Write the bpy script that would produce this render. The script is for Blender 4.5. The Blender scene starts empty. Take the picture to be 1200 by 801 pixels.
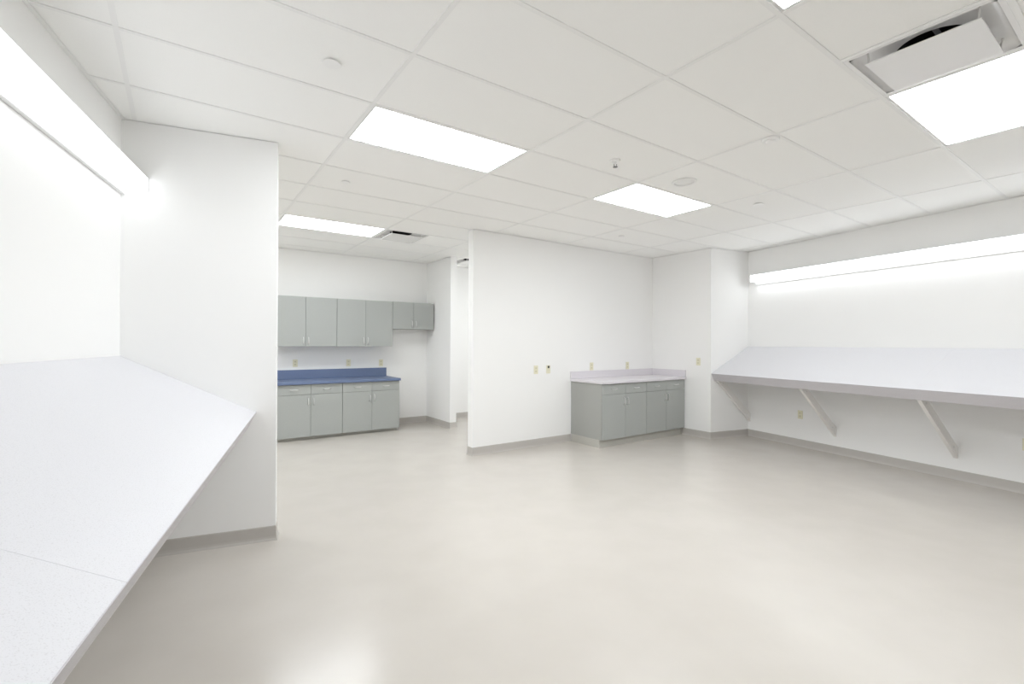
import bpy, bmesh, math, random
from mathutils import Vector, Matrix
random.seed(7)
sc = bpy.context.scene
col = sc.collection

# ------------------------------------------------------------------ camera
EYE = 1.4426
PITCH, ROLL = 0.00349, 0.00441
cam_d = bpy.data.cameras.new('camera')
cam_d.sensor_width = 36.0
cam_d.lens = 555.28 / 1200 * 36
cam_d.shift_x = (600 - 598.71) / 1200
cam_d.shift_y = -(400.5 - 400.257) / 1200
cam_d.clip_start = 0.02
cam = bpy.data.objects.new('camera', cam_d)
col.objects.link(cam)
_r = Vector((1, 0, 0)); _f = Vector((0, math.cos(PITCH), math.sin(PITCH))); _u = _r.cross(_f)
_r2 = _r * math.cos(ROLL) + _u * math.sin(ROLL)
_u2 = -_r * math.sin(ROLL) + _u * math.cos(ROLL)
_m = Matrix((_r2, _u2, -_f)).transposed().to_4x4()
_m.translation = Vector((0, 0, EYE))
cam.matrix_world = _m
sc.camera = cam

# ------------------------------------------------------------------ world, exposure
w = bpy.data.worlds.new('world'); sc.world = w; w.use_nodes = True
w.node_tree.nodes['Background'].inputs[0].default_value = (0.9, 0.9, 0.9, 1)
w.node_tree.nodes['Background'].inputs[1].default_value = 0.1
sc.view_settings.view_transform = 'Standard'
sc.view_settings.look = 'None'
sc.view_settings.gamma = 1
sc.view_settings.use_curve_mapping = False
sc.view_settings.exposure = 0.05
try:
    sc.cycles.max_bounces = 14; sc.cycles.diffuse_bounces = 10; sc.cycles.glossy_bounces = 6
    sc.cycles.use_denoising = True
    sc.cycles.sample_clamp_indirect = 6
except Exception:
    pass
TROFFER_POWER = 14.5      # radiance of the ceiling diffusers
WALL_POWER = 3.9         # radiance of the right wall light lenses
WALL_POWER_LEFT = 2.1    # radiance of the left wall light lenses, kept lower so that wall clips less

# ------------------------------------------------------------------ frames
H = 2.9075                                  # ceiling height
TG = 0.609915                               # ceiling grid, partition and cabinets
TR = math.radians(23.1)                     # outer walls and desks
OG = Vector((-0.504087, 2.407973))
UG = Vector((math.cos(TG), math.sin(TG))); VG = Vector((-UG.y, UG.x))
UR = Vector((math.cos(TR), math.sin(TR))); VR = Vector((-UR.y, UR.x))
def G(u, v): return OG + UG * u + VG * v
def R(a, b): return UR * a + VR * b
def gco(p): d = p - OG; return d.dot(UG), d.dot(VG)
def rco(p): return p.dot(UR), p.dot(VR)
def isect(p, d, q, e):
    k = ((q.x - p.x) * e.y - (q.y - p.y) * e.x) / (d.x * e.y - d.y * e.x)
    return p + d * k

# ------------------------------------------------------------------ materials
def mat(name, color, rough=0.5, metal=0.0, spec=0.5, noise=None, bump=None, coat=0.0, emit=None):
    m = bpy.data.materials.new(name); m.use_nodes = True
    nt = m.node_tree; b = nt.nodes['Principled BSDF']
    b.inputs['Base Color'].default_value = (*color, 1)
    b.inputs['Roughness'].default_value = rough
    b.inputs['Metallic'].default_value = metal
    b.inputs['Specular IOR Level'].default_value = spec
    b.inputs['Coat Weight'].default_value = coat
    tc = nt.nodes.new('ShaderNodeTexCoord')
    if noise:                                # (scale, other colour, low, high)
        n = nt.nodes.new('ShaderNodeTexNoise'); n.inputs['Scale'].default_value = noise[0]
        n.inputs['Detail'].default_value = 3
        nt.links.new(tc.outputs['Object'], n.inputs['Vector'])
        r = nt.nodes.new('ShaderNodeMapRange')
        r.inputs['From Min'].default_value = noise[2]; r.inputs['From Max'].default_value = noise[3]
        nt.links.new(n.outputs['Fac'], r.inputs['Value'])
        mx = nt.nodes.new('ShaderNodeMix'); mx.data_type = 'RGBA'
        mx.inputs[6].default_value = (*color, 1); mx.inputs[7].default_value = (*noise[1], 1)
        nt.links.new(r.outputs[0], mx.inputs[0]); nt.links.new(mx.outputs[2], b.inputs['Base Color'])
    if bump:                                 # (scale, strength, distance)
        n = nt.nodes.new('ShaderNodeTexNoise'); n.inputs['Scale'].default_value = bump[0]
        n.inputs['Detail'].default_value = 2
        nt.links.new(tc.outputs['Object'], n.inputs['Vector'])
        bp = nt.nodes.new('ShaderNodeBump'); bp.inputs['Strength'].default_value = bump[1]
        bp.inputs['Distance'].default_value = bump[2]
        nt.links.new(n.outputs['Fac'], bp.inputs['Height']); nt.links.new(bp.outputs[0], b.inputs['Normal'])
    if emit:
        b.inputs['Emission Color'].default_value = (*emit[0], 1)
        b.inputs['Emission Strength'].default_value = emit[1]
    return m

M = {}
M['wall'] = mat('wall_paint', (0.905, 0.903, 0.895), 0.55, spec=0.3, bump=(260, 0.05, 0.001))
M['tile'] = mat('ceiling_tile', (0.95, 0.95, 0.935), 0.9, spec=0.1, noise=(420, (0.90, 0.90, 0.885), 0.55, 0.68), bump=(300, 0.25, 0.001))
M['grid'] = mat('grid_enamel', (0.89, 0.89, 0.88), 0.4, spec=0.4)
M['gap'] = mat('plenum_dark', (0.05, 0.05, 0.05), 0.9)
M['floor'] = mat('floor_sheet', (0.575, 0.54, 0.495), 0.22, spec=0.5, noise=(3.0, (0.555, 0.52, 0.475), 0.35, 0.65), bump=(34, 0.10, 0.0015))
M['base'] = mat('rubber_base', (0.52, 0.495, 0.465), 0.45, spec=0.4)
M['cab'] = mat('grey_laminate', (0.40, 0.415, 0.40), 0.42, spec=0.4, noise=(60, (0.39, 0.405, 0.39), 0.4, 0.6))
M['cabside'] = mat('grey_laminate_side', (0.41, 0.415, 0.395), 0.45, spec=0.4)
M['gap_shade'] = mat('gap_shade_paint', (0.13, 0.13, 0.125), 0.6)  # dark colour standing in for the shade between doors and drawers
M['toe'] = mat('toe_base', (0.54, 0.53, 0.49), 0.5)
M['blue'] = mat('blue_laminate', (0.135, 0.18, 0.30), 0.4, spec=0.35, noise=(500, (0.165, 0.215, 0.34), 0.4, 0.65))
M['lilac'] = mat('pale_lilac_laminate', (0.72, 0.69, 0.725), 0.35, spec=0.4, noise=(500, (0.76, 0.735, 0.765), 0.4, 0.65))
M['desk'] = mat('speckled_laminate', (0.69, 0.688, 0.715), 0.42, spec=0.3, noise=(330, (0.61, 0.605, 0.625), 0.56, 0.66))
M['nose'] = mat('desk_edge', (0.57, 0.55, 0.57), 0.4, spec=0.3, noise=(330, (0.51, 0.495, 0.51), 0.5, 0.7))
M['wood'] = mat('painted_wood', (0.88, 0.865, 0.845), 0.5, spec=0.35, bump=(40, 0.1, 0.002))
M['steel'] = mat('satin_nickel', (0.78, 0.78, 0.77), 0.36, metal=1.0)
M['ivory'] = mat('ivory_plastic', (0.80, 0.77, 0.60), 0.4, spec=0.4)
M['ivory2'] = mat('ivory_plastic_insert', (0.72, 0.69, 0.52), 0.4, spec=0.4)
M['slot'] = mat('dark_slot', (0.05, 0.05, 0.05), 0.6)
M['white_metal'] = mat('white_enamel', (0.80, 0.80, 0.79), 0.3, spec=0.5)
M['diff_metal'] = mat('diffuser_enamel', (0.86, 0.855, 0.85), 0.2, spec=0.6)
M['duct'] = mat('duct_lining', (0.02, 0.021, 0.025), 0.7)
M['damper'] = mat('damper_metal', (0.10, 0.10, 0.11), 0.4, metal=0.5)
M['plastic'] = mat('white_plastic', (0.92, 0.92, 0.91), 0.35, spec=0.5)
M['chrome'] = mat('dark_chrome', (0.25, 0.25, 0.24), 0.2, metal=1.0)
M['lens'] = mat('troffer_lens', (0.9, 0.9, 0.9), 0.5, emit=((0.925, 0.965, 1.0), TROFFER_POWER))
M['wlens_left'] = mat('wall_lens_left', (0.9, 0.9, 0.9), 0.5, emit=((0.925, 0.965, 1.0), WALL_POWER_LEFT))
M['wlens'] = mat('wall_lens', (0.9, 0.9, 0.9), 0.5, emit=((0.925, 0.965, 1.0), WALL_POWER))

# ------------------------------------------------------------------ mesh helpers
def new_obj(name, bm, m, parent=None, bevel=0.0, smooth=False, mw=None):
    if bevel:
        bmesh.ops.bevel(bm, geom=list(bm.edges), offset=bevel, segments=2, affect='EDGES', profile=0.6)
    bmesh.ops.recalc_face_normals(bm, faces=list(bm.faces))
    if smooth:
        for f in bm.faces: f.smooth = True
    me = bpy.data.meshes.new(name); bm.to_mesh(me); bm.free()
    me.materials.append(M[m] if isinstance(m, str) else m)
    o = bpy.data.objects.new(name, me); col.objects.link(o)
    if parent is not None: o.parent = parent
    if mw is not None: o.matrix_world = mw
    return o
def box(bm, x0, x1, y0, y1, z0, z1):
    vs = [bm.verts.new((x, y, z)) for z in (z0, z1) for x, y in ((x0, y0), (x1, y0), (x1, y1), (x0, y1))]
    for f in ((0, 3, 2, 1), (4, 5, 6, 7), (0, 1, 5, 4), (1, 2, 6, 5), (2, 3, 7, 6), (3, 0, 4, 7)):
        bm.faces.new([vs[i] for i in f])
    return bm
def bx(*a): return box(bmesh.new(), *a)
def prism(bm, poly, z0, z1):
    lo = [bm.verts.new((p[0], p[1], z0)) for p in poly]; hi = [bm.verts.new((p[0], p[1], z1)) for p in poly]
    n = len(poly)
    bm.faces.new(lo[::-1]); bm.faces.new(hi)
    for i in range(n): bm.faces.new((lo[i], lo[(i + 1) % n], hi[(i + 1) % n], hi[i]))
    return bm
def extrude_profile(bm, prof, y0, y1):
    """closed profile in (x,z), extruded along y"""
    a = [bm.verts.new((p[0], y0, p[1])) for p in prof]; b = [bm.verts.new((p[0], y1, p[1])) for p in prof]
    n = len(prof); bm.faces.new(a); bm.faces.new(b[::-1])
    for i in range(n): bm.faces.new((a[i], b[i], b[(i + 1) % n], a[(i + 1) % n]))
    return bm
def lathe(bm, prof, n=32, cx=0, cy=0, close=True):
    rings = []
    for r, z in prof:
        if r < 1e-6: rings.append([bm.verts.new((cx, cy, z))])
        else: rings.append([bm.verts.new((cx + r * math.cos(2 * math.pi * i / n), cy + r * math.sin(2 * math.pi * i / n), z)) for i in range(n)])
    for A, B in zip(rings, rings[1:]):
        for i in range(n):
            j = (i + 1) % n
            if len(A) == 1 and len(B) == 1: continue
            if len(A) == 1: bm.faces.new((A[0], B[i], B[j]))
            elif len(B) == 1: bm.faces.new((A[i], A[j], B[0]))
            else: bm.faces.new((A[i], A[j], B[j], B[i]))
    return bm
def tube(bm, pts, r, n=8):
    pts = [Vector(p) for p in pts]; rings = []
    for i, p in enumerate(pts):
        d = (pts[min(i + 1, len(pts) - 1)] - pts[max(i - 1, 0)]).normalized()
        up = Vector((0, 0, 1)) if abs(d.z) < 0.9 else Vector((1, 0, 0))
        s = d.cross(up).normalized(); t = d.cross(s)
        rings.append([bm.verts.new(p + s * r * math.cos(2 * math.pi * k / n) + t * r * math.sin(2 * math.pi * k / n)) for k in range(n)])
    for A, B in zip(rings, rings[1:]):
        for k in range(n): bm.faces.new((A[k], A[(k + 1) % n], B[(k + 1) % n], B[k]))
    bm.faces.new(rings[0][::-1]); bm.faces.new(rings[-1])
    return bm
def empty(name, p, rz=0.0, label=None, cat=None, group=None, kind=None):
    o = bpy.data.objects.new(name, None); col.objects.link(o)
    o.empty_display_size = 0.1
    o.matrix_world = Matrix.Translation(Vector(p)) @ Matrix.Rotation(rz, 4, 'Z')
    return tag(o, label, cat, group, kind)
def tag(o, label=None, cat=None, group=None, kind=None):
    if label: o['label'] = label
    if cat: o['category'] = cat
    if group: o['group'] = group
    if kind: o['kind'] = kind
    return o
def struct(name, bm, m, label=None, **k):
    return tag(new_obj(name, bm, m, **k), label, None, None, 'structure')
def copy_tree(o, parent=None):
    c = o.copy(); col.objects.link(c)
    if parent is not None: c.parent = parent
    for ch in list(o.children): copy_tree(ch, c)
    return c
def clip(poly, n, d):
    """keep the part of a convex polygon where p.n <= d"""
    out = []
    for i, p in enumerate(poly):
        q = poly[(i + 1) % len(poly)]
        sp, sq = p.dot(n) - d, q.dot(n) - d
        if sp <= 0: out.append(p)
        if (sp < 0 < sq) or (sq < 0 < sp): out.append(p + (q - p) * (sp / (sp - sq)))
    return out
def area(poly):
    return abs(sum(p.x * q.y - q.x * p.y for p, q in zip(poly, poly[1:] + poly[:1]))) / 2

# ------------------------------------------------------------------ room plan
AL, AR, BF, BREAR, BP = -1.142, 6.42, 3.872, -2.4, 5.444    # left wall, right wall, fin, rear wall, return wall
VBACK, VP, UP, UL, TH = 5.81, 3.0, 5.665, -2.9, 0.12
RL, RR = R(AL, BREAR), R(AR, BREAR)
LC, FE, FB = R(AL, BF), R(-0.217, BF), R(-0.217, BF + TH)
FLC = R(AL, BF + TH)
FX = isect(FB, UR, G(UL, 0), VG)
BL, BR = G(UL, VBACK), G(UP, VBACK)
P5 = isect(G(UP, 0), VG, R(0, BP), UR)
P6 = R(AR, BP)
ring = [RL, FLC, FX, BL, BR, P5, P6, RR]                      # clockwise outline of the room
def offset_ring(pts, d):
    out = []
    n = len(pts)
    for i in range(n):
        a, b, c = pts[i - 1], pts[i], pts[(i + 1) % n]
        d1, d2 = (b - a).normalized(), (c - b).normalized()
        n1, n2 = Vector((-d1.y, d1.x)), Vector((-d2.y, d2.x))  # outward = left of travel
        out.append(isect(a + n1 * d, d1, b + n2 * d, d2))
    return out
outer = offset_ring(ring, 0.14)
names = ['wall_left', 'wall_left_return', 'wall_back_left', 'wall_back', 'wall_niche_side', 'wall_right_return', 'wall_right', 'wall_rear']
wl = ['white wall on the left above the sloped desk', None, 'white wall closing the far area on the left', 'white far wall behind the grey wall cabinets',
      'white wall to the right of the lilac topped base cabinets', 'short white wall jog at the end of the right desk',
      'white right wall behind the long sloped desk', None]
for i, nm in enumerate(names):
    j = (i + 1) % len(ring)
    struct(nm, prism(bmesh.new(), [ring[i], ring[j], outer[j], outer[i]], 0, H + 0.22), 'wall', wl[i])
# free standing pieces of wall
struct('wall_fin', prism(bmesh.new(), [LC, FE, FB, FLC], 0, H), 'wall', 'white wall end standing at the far end of the left desk')
struct('wall_partition', prism(bmesh.new(), [G(2.117, VP), G(UP, VP), G(UP, VP + TH), G(2.117, VP + TH)], 0, H), 'wall',
       'white free-ended partition wall in the middle of the room')
struct('wall_stub', prism(bmesh.new(), [G(2.775, 4.875), G(2.893, 4.875), G(2.893, VBACK), G(2.775, VBACK)], 0, H), 'wall',
       'short white wall beside the far wall cabinets')
# floor
struct('floor', prism(bmesh.new(), [p for p in outer], -0.1, 0), 'floor', 'glossy beige sheet floor')

# ------------------------------------------------------------------ baseboards
BPROF = [(0, 0), (0.016, 0), (0.0145, 0.005), (0.008, 0.016), (0.0055, 0.03), (0.005, 0.098), (0.003, 0.104), (0, 0.104)]
def baseboards(pts, nm, closed=False, skip_first_mitre=False):
    """runs along pts with the room on the right of the travel direction"""
    n = len(pts); cache = {}
    for k in range(n - 1):
        a, b = pts[k], pts[k + 1]
        d = (b - a).normalized(); nr = Vector((d.y, -d.x))
        bm = bmesh.new(); A = []; B = []
        for (o, z) in BPROF:
            pa, pb = a + nr * o, b + nr * o
            if k > 0:
                d0 = (a - pts[k - 1]).normalized(); n0 = Vector((d0.y, -d0.x)); pa = isect(pts[k - 1] + n0 * o, d0, a + nr * o, d)
            if k < n - 2:
                d2 = (pts[k + 2] - b).normalized(); n2 = Vector((d2.y, -d2.x)); pb = isect(a + nr * o, d, b + n2 * o, d2)
            A.append(bm.verts.new((pa.x, pa.y, z))); B.append(bm.verts.new((pb.x, pb.y, z)))
        m = len(BPROF); bm.faces.new(A); bm.faces.new(B[::-1])
        for i in range(m): bm.faces.new((A[i], B[i], B[(i + 1) % m], A[(i + 1) % m]))
        struct('baseboard_' + nm[k], bm, 'base')
baseboards([R(AL, BREAR), LC, FE, FB, FX, BL, G(0.15, VBACK)], ['left', 'fin', 'fin_end', 'fin_back', 'back_left', 'back_corner'])
baseboards([G(2.02, VBACK), G(2.775, VBACK), G(2.775, 4.875), G(2.893, 4.875), G(2.893, VBACK), BR, G(UP, VP + TH), G(2.117, VP + TH), G(2.117, VP), G(3.798, VP)],
           ['back', 'stub', 'stub_end', 'stub_far', 'passage', 'passage_end', 'partition_back', 'partition_end', 'partition'])
baseboards([G(UP, 2.412), P5, P6, RR, RL], ['niche', 'return', 'right', 'rear'])

# ------------------------------------------------------------------ ceiling
ceil = empty('ceiling', (0, 0, H), 0, 'white suspended ceiling of lay-in tiles in a white grid', None, None, 'structure')
def regions(poly, ins=0.0):
    """cut a convex polygon to the convex pieces of the room's outline"""
    base = clip(clip(poly, UR, AR - ins), -VR, -(BREAR + ins))
    out = []
    if len(base) < 3: return out
    sp = BF + TH
    A = clip(base, VR, sp)
    if len(A) >= 3: A = clip(A, -UR, -(AL + ins))
    B = base
    for n, d in ((-VR, -sp), (-UG, -(OG.dot(UG) + UL + ins)), (UG, OG.dot(UG) + UP - ins), (VG, OG.dot(VG) + VBACK - ins)):
        if len(B) >= 3: B = clip(B, n, d)
    Cc = base
    for n, d in ((-VR, -sp), (VR, BP - ins), (-UG, -(OG.dot(UG) + UP - ins))):
        if len(Cc) >= 3: Cc = clip(Cc, n, d)
    for q in (A, B, Cc):
        if len(q) >= 3 and area(q) > 1e-5: out.append(q)
    return out
CU, CV = 1.22, 0.61
LIGHTS = [(0, 1), (2, 1), (0, -3), (2, -3), (0, 6), (3, 6), (-2, 6)]
DIFF = [(1.5, -3), (1, 6), (2.5, 8)]
used = set((c, r) for c, r in LIGHTS)
halfs = {(math.floor(c), r): c for c, r in DIFF}
nb = 0
for c in range(-6, 8):
    for r in range(-12, 12):
        if (c, r) in used: continue
        spans = [(c * CU, (c + 1) * CU)]
        if (c, r) in halfs:
            h = halfs[(c, r)]
            spans = [(c * CU, c * CU + 0.61)] if h > c else [(c * CU + 0.61, (c + 1) * CU)]
        for u0, u1 in spans:
            g = 0.004
            poly = [G(u0 + g, r * CV + g), G(u1 - g, r * CV + g), G(u1 - g, (r + 1) * CV - g), G(u0 + g, (r + 1) * CV - g)]
            ps = regions(poly, 0.003)
            if not ps: continue
            bm = bmesh.new(); dz = random.uniform(0, 0.0006)
            for q in ps: prism(bm, [(p.x, p.y) for p in q], 0.0045 + dz, 0.017)
            o = new_obj('ceiling_tile', bm, 'tile', ceil)
def runner(u0, u1, v0, v1, z0, z1, m='grid'):
    ps = regions([G(u0, v0), G(u1, v0), G(u1, v1), G(u0, v1)], 0.002)
    if not ps: return
    bm = bmesh.new()
    for q in ps: prism(bm, [(p.x, p.y) for p in q], z0, z1)
    new_obj('grid_runner', bm, m, ceil)
for r in range(-12, 12):
    runner(-8, 10, r * CV - 0.012, r * CV + 0.012, 0.0005, 0.0045)
for c in range(-6, 9):
    runner(c * CU - 0.012, c * CU + 0.012, -8, 6, 0.001, 0.0045)
for c, r in DIFF:
    x = (math.floor(c) + 0.5) * CU
    runner(x - 0.012, x + 0.012, r * CV, (r + 1) * CV, 0.001, 0.0045)
# perimeter angle
inner = offset_ring(ring, -0.020)
inner0 = offset_ring(ring, -0.0005)
for i in range(len(ring)):
    j = (i + 1) % len(ring)
    new_obj('perimeter_trim', prism(bmesh.new(), [tuple(p) for p in (inner0[i], inner0[j], inner[j], inner[i])], -0.0015, 0.0004), 'grid', ceil)
# plenum deck above the tiles
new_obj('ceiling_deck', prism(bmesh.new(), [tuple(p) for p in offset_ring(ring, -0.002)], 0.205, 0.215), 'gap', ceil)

# ------------------------------------------------------------------ recessed ceiling lights
def troffer(c, r, label, group='recessed ceiling light panels'):
    p = G((c + 0.5) * CU, (r + 0.5) * CV)
    t = empty('ceiling_light', (p.x, p.y, H), TG, label, 'ceiling light', group)
    a, b = 0.597, 0.292
    bm = bmesh.new()
    for x0, x1, y0, y1 in ((-a, a, -b, -b + 0.014), (-a, a, b - 0.014, b), (-a, -a + 0.014, -b + 0.014, b - 0.014), (a - 0.014, a, -b + 0.014, b - 0.014)):
        box(bm, x0, x1, y0, y1, 0.003, 0.02)
    new_obj('frame', bm, 'white_metal', t)
    new_obj('housing', bx(-a, a, -b, b, 0.021, 0.11), 'white_metal', t)
    new_obj('lens', bx(-a + 0.012, a - 0.012, -b + 0.012, b - 0.012, 0.006, 0.0195), 'lens', t)
    return t
troffer(0, 1, 'glowing rectangular ceiling panel left of centre, nearest the white wall end')
troffer(2, 1, 'glowing ceiling panel over the lilac topped cabinets, beside the round speaker')
troffer(0, -3, 'glowing ceiling panel cut off by the top edge, only its corner in view')
troffer(2, -3, 'large glowing ceiling panel right beside the square air diffuser at the upper right')
troffer(0, 6, 'glowing ceiling panel farthest away, above the blue counter')
troffer(3, 6, 'added glowing ceiling panel, out of view behind the partition wall')  # unseen panel added to light the passage
troffer(-2, 6, 'added glowing ceiling panel, out of view behind the white wall end')  # unseen panel added to brighten the back room

# ------------------------------------------------------------------ square air diffusers
def sq_round(t, half, rad, n=64):
    """n points blending a square outline (t=0) to a circle (t=1)"""
    pts = []
    for i in range(n):
        a = 2 * math.pi * (i + 0.5) / n
        c, s = math.cos(a), math.sin(a)
        k = half / max(abs(c), abs(s))
        pts.append(((k * (1 - t) + rad * t) * c, (k * (1 - t) + rad * t) * s))
    return pts
def diffuser(c, r, label):
    p = G(c * CU + 0.305, (r + 0.5) * CV)
    t = empty('air_diffuser', (p.x, p.y, H), TG, label, 'air diffuser', 'square ceiling air diffusers')
    # flange frame
    a, b = 0.2925, 0.272
    bm = bmesh.new()
    for x0, x1, y0, y1 in ((-a, a, -a, -b), (-a, a, b, a), (-a, -b, -b, b), (b, a, -b, b)):
        box(bm, x0, x1, y0, y1, 0.001, 0.006)
    new_obj('flange', bm, 'diff_metal', t)
    # curved shroud rising to the round neck
    bm = bmesh.new(); rings = []
    prof = [(0.0, 0.272, 0.003), (0.0, 0.271, 0.012), (0.02, 0.268, 0.024), (0.05, 0.260, 0.035), (0.12, 0.246, 0.043), (0.3, 0.225, 0.047), (0.6, 0.19, 0.049), (1.0, 0.15, 0.050)]
    for (k, half, z) in prof:
        rings.append([bm.verts.new((x, y, z)) for x, y in sq_round(k, half, 0.148 if k == 1.0 else 0.19)])
    n = 64
    for A, B in zip(rings, rings[1:]):
        for i in range(n): bm.faces.new((A[i], A[(i + 1) % n], B[(i + 1) % n], B[i]))
    new_obj('shroud', bm, 'diff_metal', t, smooth=True)
    new_obj('duct_neck', lathe(bmesh.new(), [(0.148, 0.0505), (0.147, 0.2), (0.0, 0.2)], 48), 'duct', t, smooth=False)
    bm = bmesh.new(); box(bm, -0.14, 0.14, -0.035, -0.012, 0.085, 0.088)
    new_obj('damper_blade', bm, 'damper', t)
    # hanging face plate and its clips
    new_obj('face_plate', bx(-0.217, 0.217, -0.217, 0.217, -0.026, -0.019), 'diff_metal', t, bevel=0.002)
    for sx in (-1, 1):
        for sy in (-1, 1):
            bm = bmesh.new(); tube(bm, [(sx * 0.205, sy * 0.205, -0.0188), (sx * 0.207, sy * 0.207, 0.02), (sx * 0.212, sy * 0.212, 0.046)], 0.005, 6)
            new_obj('hanger', bm, 'steel', t)
    return t
diffuser(1.5, -3, 'square white air diffuser with dark round duct at the upper right')
diffuser(1, 6, 'square white air diffuser beside the farthest ceiling panel')
diffuser(2.5, 8, 'dark slotted air diffuser seen through the narrow passage')

# ------------------------------------------------------------------ small ceiling devices
def disc(u, v, r, label, h=0.008):
    p = G(u, v)
    t = empty('sprinkler_cover', (p.x, p.y, H), 0, label, 'sprinkler cover', 'round sprinkler covers in the ceiling')
    new_obj('cup', lathe(bmesh.new(), [(r * 0.75, 0.004), (r * 0.75, -0.004), (0, -0.004)], 24), 'plastic', t)
    new_obj('cover_plate', lathe(bmesh.new(), [(0, -0.004), (r, -0.0045), (r, -h), (r * 0.96, -h - 0.001), (0, -h - 0.001)], 32), 'plastic', t, smooth=False)
disc(-0.322, 0.309, 0.046, 'round white sprinkler cover nearest the left wall light')
disc(0.265, 2.141, 0.042, 'round white sprinkler cover beyond the left ceiling panel')
disc(3.978, 0.31, 0.050, 'round white sprinkler cover nearest the right wall light')
disc(3.946, 2.159, 0.042, 'round white sprinkler cover farthest back above the partition wall')
# pendant detector with dark base
p = G(1.88, 0.364)
t = empty('fire_sprinkler', (p.x, p.y, H), 0, 'small white pendant sprinkler with dark tip, between two glowing ceiling panels', 'sprinkler')
new_obj('escutcheon', lathe(bmesh.new(), [(0.0, 0.004), (0.040, 0.004), (0.042, 0.0), (0.034, -0.008), (0.02, -0.012), (0, -0.012)], 28), 'plastic', t, smooth=True)
bm = bmesh.new(); lathe(bm, [(0.0, -0.012), (0.012, -0.0125), (0.010, -0.03), (0, -0.03)], 16)
new_obj('body', bm, 'plastic', t, smooth=True)
bm = bmesh.new()
for s in (-1, 1): tube(bm, [(s * 0.009, 0, -0.028), (s * 0.013, 0, -0.038), (0, 0, -0.05)], 0.0028, 6)
new_obj('frame_arms', bm, 'chrome', t)
bm = bmesh.new(); lathe(bm, [(0, -0.0505), (0.019, -0.051), (0.019, -0.053), (0, -0.0535)], 18)
new_obj('deflector', bm, 'chrome', t)
# round speaker
p = G(2.765, 0.352)
t = empty('ceiling_speaker', (p.x, p.y, H), 0, 'round white ceiling speaker with raised rim next to a ceiling panel', 'ceiling speaker')
new_obj('rim', lathe(bmesh.new(), [(0.083, 0.003), (0.108, 0.003), (0.108, -0.004), (0.102, -0.011), (0.09, -0.012), (0.083, -0.004)], 40), 'plastic', t, smooth=True)
new_obj('grille', lathe(bmesh.new(), [(0.0, 0.002), (0.083, 0.001), (0.083, -0.002), (0.06, -0.005), (0, -0.007)], 40), 'plastic', t, smooth=True)
# occupancy sensor
p = G(2.482, -0.553)
t = empty('ceiling_sensor', (p.x, p.y, H), 0, 'small round white sensor on the ceiling grid crossing', 'ceiling sensor')
new_obj('base', lathe(bmesh.new(), [(0, 0.0), (0.058, 0.0), (0.058, -0.008), (0.052, -0.014), (0, -0.015)], 32), 'plastic', t, smooth=False)
new_obj('dome', lathe(bmesh.new(), [(0.034, -0.0152), (0.032, -0.022), (0.02, -0.029), (0, -0.031)], 28), 'plastic', t, smooth=True)

# ------------------------------------------------------------------ wall lights
def wall_light(a_wall, sgn, b0, b1, z0, z1, label):
    """sgn=+1: the room lies towards +a"""
    p = R(a_wall, b0)
    t = empty('wall_light', (p.x, p.y, z0), TR, label, 'wall light', 'long wall lights above the desks')
    L = b0 - b1; h = z1 - z0; D = 0.148; s = sgn; e = 0.0015
    new_obj('back_plate', bx(*sorted((s * e, s * 0.024)), -L, 0, -0.036, h + 0.02), 'white_metal', t)
    new_obj('top_cover', bx(*sorted((s * 0.0245, s * (D - 0.001))), -L, 0, h + 0.0005, h + 0.006), 'white_metal', t)
    new_obj('end_cap', bx(*sorted((s * 0.0245, s * D)), -0.004, 0, 0, h), 'white_metal', t)
    n = max(1, round(L / 1.22)); st = L / n
    for k in range(n):
        y1 = -k * st - (0.0015 if k else 0.0045); y0 = -(k + 1) * st + 0.0015
        rr = 0.012; prof = [(0.0245, 0)]
        for q in range(5):
            an = -math.pi / 2 + q * math.pi / 8
            prof.append((D - rr + rr * math.cos(an), rr + rr * math.sin(an)))
        prof += [(D, h), (0.0245, h)]
        prof = [(s * x, z) for x, z in prof]
        new_obj('lens', extrude_profile(bmesh.new(), prof, y0, y1), 'wlens' if s < 0 else 'wlens_left', t)
    return t
wall_light(AL, 1, BF - 0.003, BF - 5.0, 2.449, 2.532, 'long glowing wall light above the left desk')
wall_light(AR, -1, 5.288, 5.288 - 6.1, 2.407, 2.507, 'long glowing wall light above the right desk')

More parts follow.
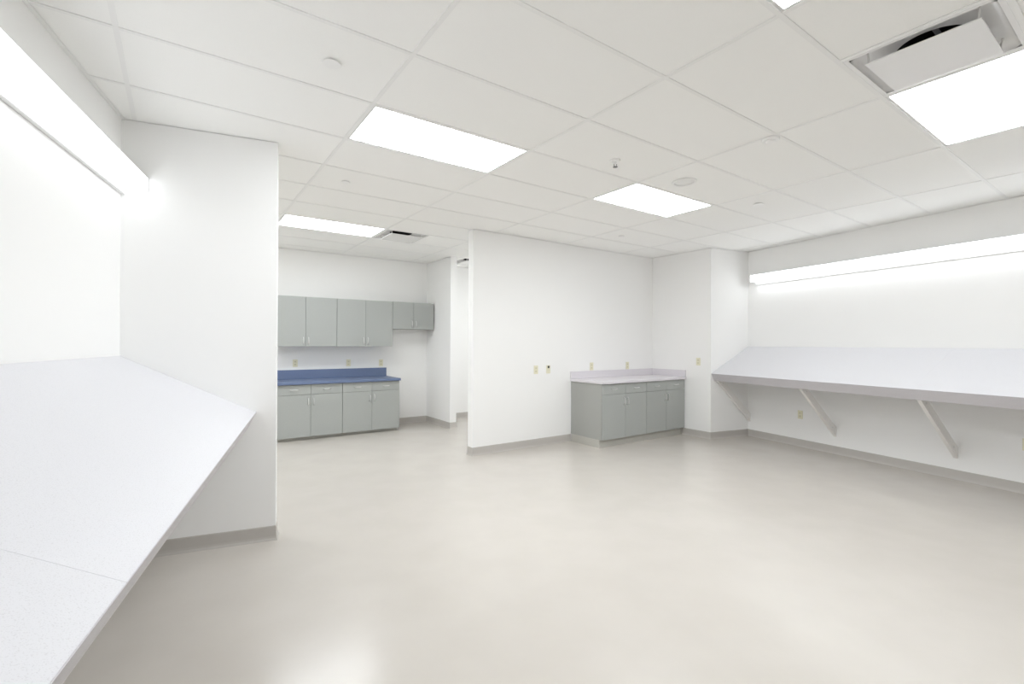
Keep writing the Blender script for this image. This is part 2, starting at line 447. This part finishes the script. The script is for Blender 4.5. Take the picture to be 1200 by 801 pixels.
# ------------------------------------------------------------------ sloped desks
def sloped_desk(a_wall, sgn, b_far, b_near, z_back, a_front, z_front, seams, label, nose_t=0.125, brackets=()):
    """profile in local x (away from the wall) and z; the desk runs towards -y"""
    p = R(a_wall, b_far)
    t = empty('sloped_desk', (p.x, p.y, 0), TR, label, 'desk', None)
    run = abs(a_front - a_wall); k = (z_front - z_back) / run; s = sgn
    ct, st_ = 1 / math.sqrt(1 + k * k), abs(k) / math.sqrt(1 + k * k)     # slope cos / sin
    TT = 0.035
    def pt(x, depth): return (x - depth * st_, z_back + k * x - depth * ct)
    ys = [0.0] + [-(b_far - q) for q in seams] + [-(b_far - b_near)]
    for i, (y1, y0) in enumerate(zip(ys, ys[1:])):
        y1 -= 0.002 if i == 0 else 0.0004; y0 += 0.0004
        e = 0.0025 * ct
        x1 = run - e
        prof = [(0.003, z_back + k * 0.003), pt(x1, 0), pt(x1, TT), (0.003, 0)]
        prof[3] = (0.003, z_back + k * 0.003 - TT / ct)
        new_obj('desk_top', extrude_profile(bmesh.new(), [(s * x, z) for x, z in prof], y0, y1), 'desk', t)
        # front edge: thin laminate facing on the whole nose, with a board behind its lower part
        a0 = pt(run, 0.0008); a1 = pt(run, nose_t)
        f = 0.0022
        b1 = (a1[0] - 0.024 * ct, a1[1] - 0.024 * k * ct); b2 = pt(run, TT + 0.0006); b2 = (b2[0] - 0.024 * ct, b2[1] - 0.024 * k * ct)
        b3 = pt(run, TT + 0.0006); b3 = (b3[0] - f * ct, b3[1] - f * k * ct); b4 = (a0[0] - f * ct, a0[1] - f * k * ct)
        q = [a0, a1, b1, b2, b3, b4]
        new_obj('front_edge', extrude_profile(bmesh.new(), [(s * x, z) for x, z in q], y0, y1), 'nose', t)
    # thin joint between wall and top
    new_obj('back_ledger', bx(*sorted((s * 0.002, s * 0.03)), ys[-1] + 0.01, -0.01, z_back - 0.16, z_back - 0.062), 'wood', t)
    for b in brackets:
        yb = -(b_far - b)
        zt = lambda x: z_back + k * x - TT / ct - 0.001
        prof = [(0.002, 0.226), (run - 0.095, 0.885), (run - 0.095, 0.995), (0.002, 0.352)]
        strut = new_obj('bracket', extrude_profile(bmesh.new(), [(s * x, z) for x, z in prof], yb - 0.019, yb + 0.019), 'wood', t)
        for q in (0.12, 0.86):
            bm = bmesh.new()
            x = q * (run - 0.095); z = 0.226 + 0.055 + q * (0.885 - 0.226)
            tube(bm, [(s * x, yb - 0.0195, z), (s * x, yb - 0.023, z)], 0.009, 10)
            new_obj('bolt_head', bm, 'steel', strut)
    return t
sloped_desk(AL, 1, BF, -1.22, 1.352, -0.345, 0.94, [1.225], 'wide speckled white sloped desk filling the left foreground')
sloped_desk(AR, -1, BP, -0.66, 1.414, 5.638, 0.997, [2.83, 0.4], 'long white sloped desk along the right wall on white brackets', brackets=(5.415, 4.091, 2.818, 1.52))

# ------------------------------------------------------------------ cabinets
def pull(parent, pos, vertical, L=0.10, name='handle'):
    """bowed wire pull; sits in front (-y) of pos"""
    bm = bmesh.new(); h = L / 2
    pts = [(-h, 0), (-h, 0.016), (-h * 0.8, 0.026), (0, 0.030), (h * 0.8, 0.026), (h, 0.016), (h, 0)]
    if vertical: q = [(pos[0], pos[1] - d, pos[2] + s) for s, d in pts]
    else: q = [(pos[0] + s, pos[1] - d, pos[2]) for s, d in pts]
    tube(bm, q, 0.0052, 8)
    return new_obj(name, bm, 'steel', parent, smooth=True)
FT = 0.019
def base_cabinet(u0, u1, v_front, v_back, z_toe, z_split, z_top, toe_in, label, group, side_left=False, side_right=False):
    """local x = u, local y = v; the doors face -y"""
    p = G(u0, v_front)
    t = empty('base_cabinet', (p.x, p.y, 0), TG, label, 'cabinet', group)
    W = u1 - u0; Dp = v_back - v_front; g = 0.002
    new_obj('body', bx(0.001, W - 0.001, FT + 0.004, Dp - 0.002, z_toe - 0.004, z_top), 'cabside', t)
    new_obj('door_gap_shade', bx(0.002, W - 0.002, FT + 0.0006, FT + 0.0037, z_toe - 0.002, z_top - 0.001), 'gap_shade', t)  # thin dark sheet, paints shade into the door and drawer gaps
    new_obj('toe_kick', bx(0.001 if not side_left else 0.004, W - (0.001 if not side_right else 0.004), toe_in, Dp - 0.02, 0.0005, z_toe - 0.005), 'toe', t)
    for i in range(2):
        x0, x1 = i * W / 2 + g, (i + 1) * W / 2 - g
        d = new_obj('door', bx(x0, x1, 0, FT, z_toe, z_split - g), 'cab', t, bevel=0.0012)
        xm = x1 - 0.035 if i == 0 else x0 + 0.035
        pull(d, (xm, 0, z_split - 0.105), True)
        dr = new_obj('drawer', bx(x0, x1, 0, FT, z_split + g, z_top - 0.005), 'cab', t, bevel=0.0012)
        pull(dr, ((x0 + x1) / 2, 0, (z_split + z_top) / 2), False)
    if side_left:
        new_obj('side_base', bx(-0.006, 0.003, toe_in, Dp - 0.02, 0.0005, z_toe - 0.006), 'toe', t)
    return t
grpR = 'base cabinets under the lilac counter'; grpB = 'base cabinets under the blue counter'
base_cabinet(3.805, 4.727, 2.355, VP, 0.113, 0.735, 0.884, 0.06, 'grey base cabinet with exposed side, under the lilac counter', grpR, side_left=True)
base_cabinet(4.729, 5.655, 2.355, VP, 0.113, 0.735, 0.884, 0.06, 'grey base cabinet in the corner under the lilac counter', grpR)
base_cabinet(0.172, 1.091, 5.2, VBACK, 0.052, 0.675, 0.824, 0.08, 'grey base cabinet under the blue counter, nearer the white wall end', grpB)
base_cabinet(1.093, 2.010, 5.2, VBACK, 0.052, 0.675, 0.824, 0.08, 'grey base cabinet under the open right end of the blue counter', grpB)

def wall_cabinet(u0, u1, v_front, z0, z1, label, group):
    p = G(u0, v_front)
    t = empty('wall_cabinet', (p.x, p.y, z0), TG, label, 'cabinet', group)
    W = u1 - u0; Dp = VBACK - v_front; g = 0.002; h = z1 - z0
    new_obj('body', bx(0.001, W - 0.001, FT + 0.004, Dp - 0.002, 0, h), 'cabside', t)
    new_obj('door_gap_shade', bx(0.002, W - 0.002, FT + 0.0006, FT + 0.0037, 0.002, h - 0.002), 'gap_shade', t)  # same dark sheet, painted shade between the doors
    for i in range(2):
        x0, x1 = i * W / 2 + g, (i + 1) * W / 2 - g
        d = new_obj('door', bx(x0, x1, 0, FT, 0.001, h - 0.001), 'cab', t, bevel=0.0012)
        pull(d, (x1 - 0.035 if i == 0 else x0 + 0.035, 0, 0.09), True)
    return t
grpW = 'grey wall cabinets'
wall_cabinet(0.150, 1.0735, 5.47, 1.384, 2.143, 'tall grey wall cabinet cut off by the white wall end', grpW)
wall_cabinet(1.0755, 1.988, 5.47, 1.384, 2.143, 'tall grey wall cabinet in the middle, next to the short one', grpW)
wall_cabinet(1.990, 2.752, 5.47, 1.683, 2.146, 'short grey wall cabinet in the corner at the right', grpW)

# countertops
def countertop(name, u0, u1, v0, v1, z0, z1, zs, m, label, splash_u1=None, side=False):
    p = G(u0, v0)
    t = empty(name, (p.x, p.y, z0), TG, label, 'countertop')
    W = u1 - u0; Dp = v1 - v0
    new_obj('slab', bx(0, W, 0, Dp - 0.002, 0.001, z1 - z0), m, t, bevel=0.004)
    su = (splash_u1 - u0) if splash_u1 else W
    new_obj('backsplash', bx(0, su - (0.0 if not side else 0.021), Dp - 0.021, Dp - 0.002, z1 - z0 + 0.0005, zs - z0), m, t, bevel=0.003)
    if side:
        new_obj('side_splash', bx(W - 0.020, W - 0.001, 0.01, Dp - 0.002, z1 - z0 + 0.0005, zs - z0), m, t, bevel=0.003)
    return t
countertop('countertop', 3.785, UP - 0.001, 2.33, VP, 0.885, 0.922, 1.030, 'lilac', 'pale lilac countertop with raised splash on two sides', side=True)
countertop('countertop', 0.14, 2.022, 5.168, VBACK, 0.825, 0.866, 1.012, 'blue', 'blue countertop with tall backsplash below the wall cabinets', splash_u1=2.004)

# ------------------------------------------------------------------ outlet plates
def plate(P, rz, z, label, kind='outlet', group='ivory wall plates'):
    t = empty('outlet_plate' if kind == 'outlet' else 'jack_plate', (P.x, P.y, z), rz, label, 'wall plate', group)
    wd, hh = (0.036, 0.059)
    new_obj('cover', bx(-wd, wd, -0.0065, -0.0008, -hh, hh), 'ivory', t, bevel=0.002)
    if kind == 'outlet':
        for s in (-1, 1):
            f = new_obj('socket', bx(-0.017, 0.017, -0.0085, -0.0067, s * 0.022 - 0.014, s * 0.022 + 0.014), 'ivory2', t)
            bm = bmesh.new()
            for x in (-0.007, 0.005): box(bm, x, x + 0.002, -0.0090, -0.0086, s * 0.022 - 0.004, s * 0.022 + 0.006)
            new_obj('slot', bm, 'slot', f)
        new_obj('screw', bx(-0.003, 0.003, -0.0078, -0.0067, -0.003, 0.003), 'steel', t)
    else:
        new_obj('jack', bx(-0.013, 0.013, -0.016, -0.0067, 0.018, 0.050), 'slot', t)
    return t
TW = TG
plate(G(0.526, VBACK), TG, 1.116, 'ivory outlet plate above the blue counter, leftmost of three')
plate(G(1.353, VBACK), TG, 1.105, 'ivory outlet plate above the blue counter, middle of three')
plate(G(1.910, VBACK), TG, 1.096, 'ivory outlet plate above the right end of the blue splash')
plate(G(3.140, VP), TG, 1.074, 'plain ivory outlet plate on the partition wall, nearer its free end')
plate(G(3.364, VP), TG, 1.074, 'ivory wall plate with a dark jack on the partition wall', 'jack')
plate(G(4.223, VP), TG, 1.096, 'ivory outlet plate above the left part of the lilac counter')
plate(G(5.034, VP), TG, 1.091, 'ivory outlet plate above the lilac counter, nearer the corner')
plate(G(UP, 2.119), TG - math.pi / 2, 1.172, 'ivory outlet plate between the lilac counter and the right desk')
plate(R(AR, 4.573), TR - math.pi / 2, 0.452, 'ivory outlet plate below the right desk between two brackets')
plate(R(AR, 2.262), TR - math.pi / 2, 0.480, 'outlet plate below the right desk at the edge of the picture')
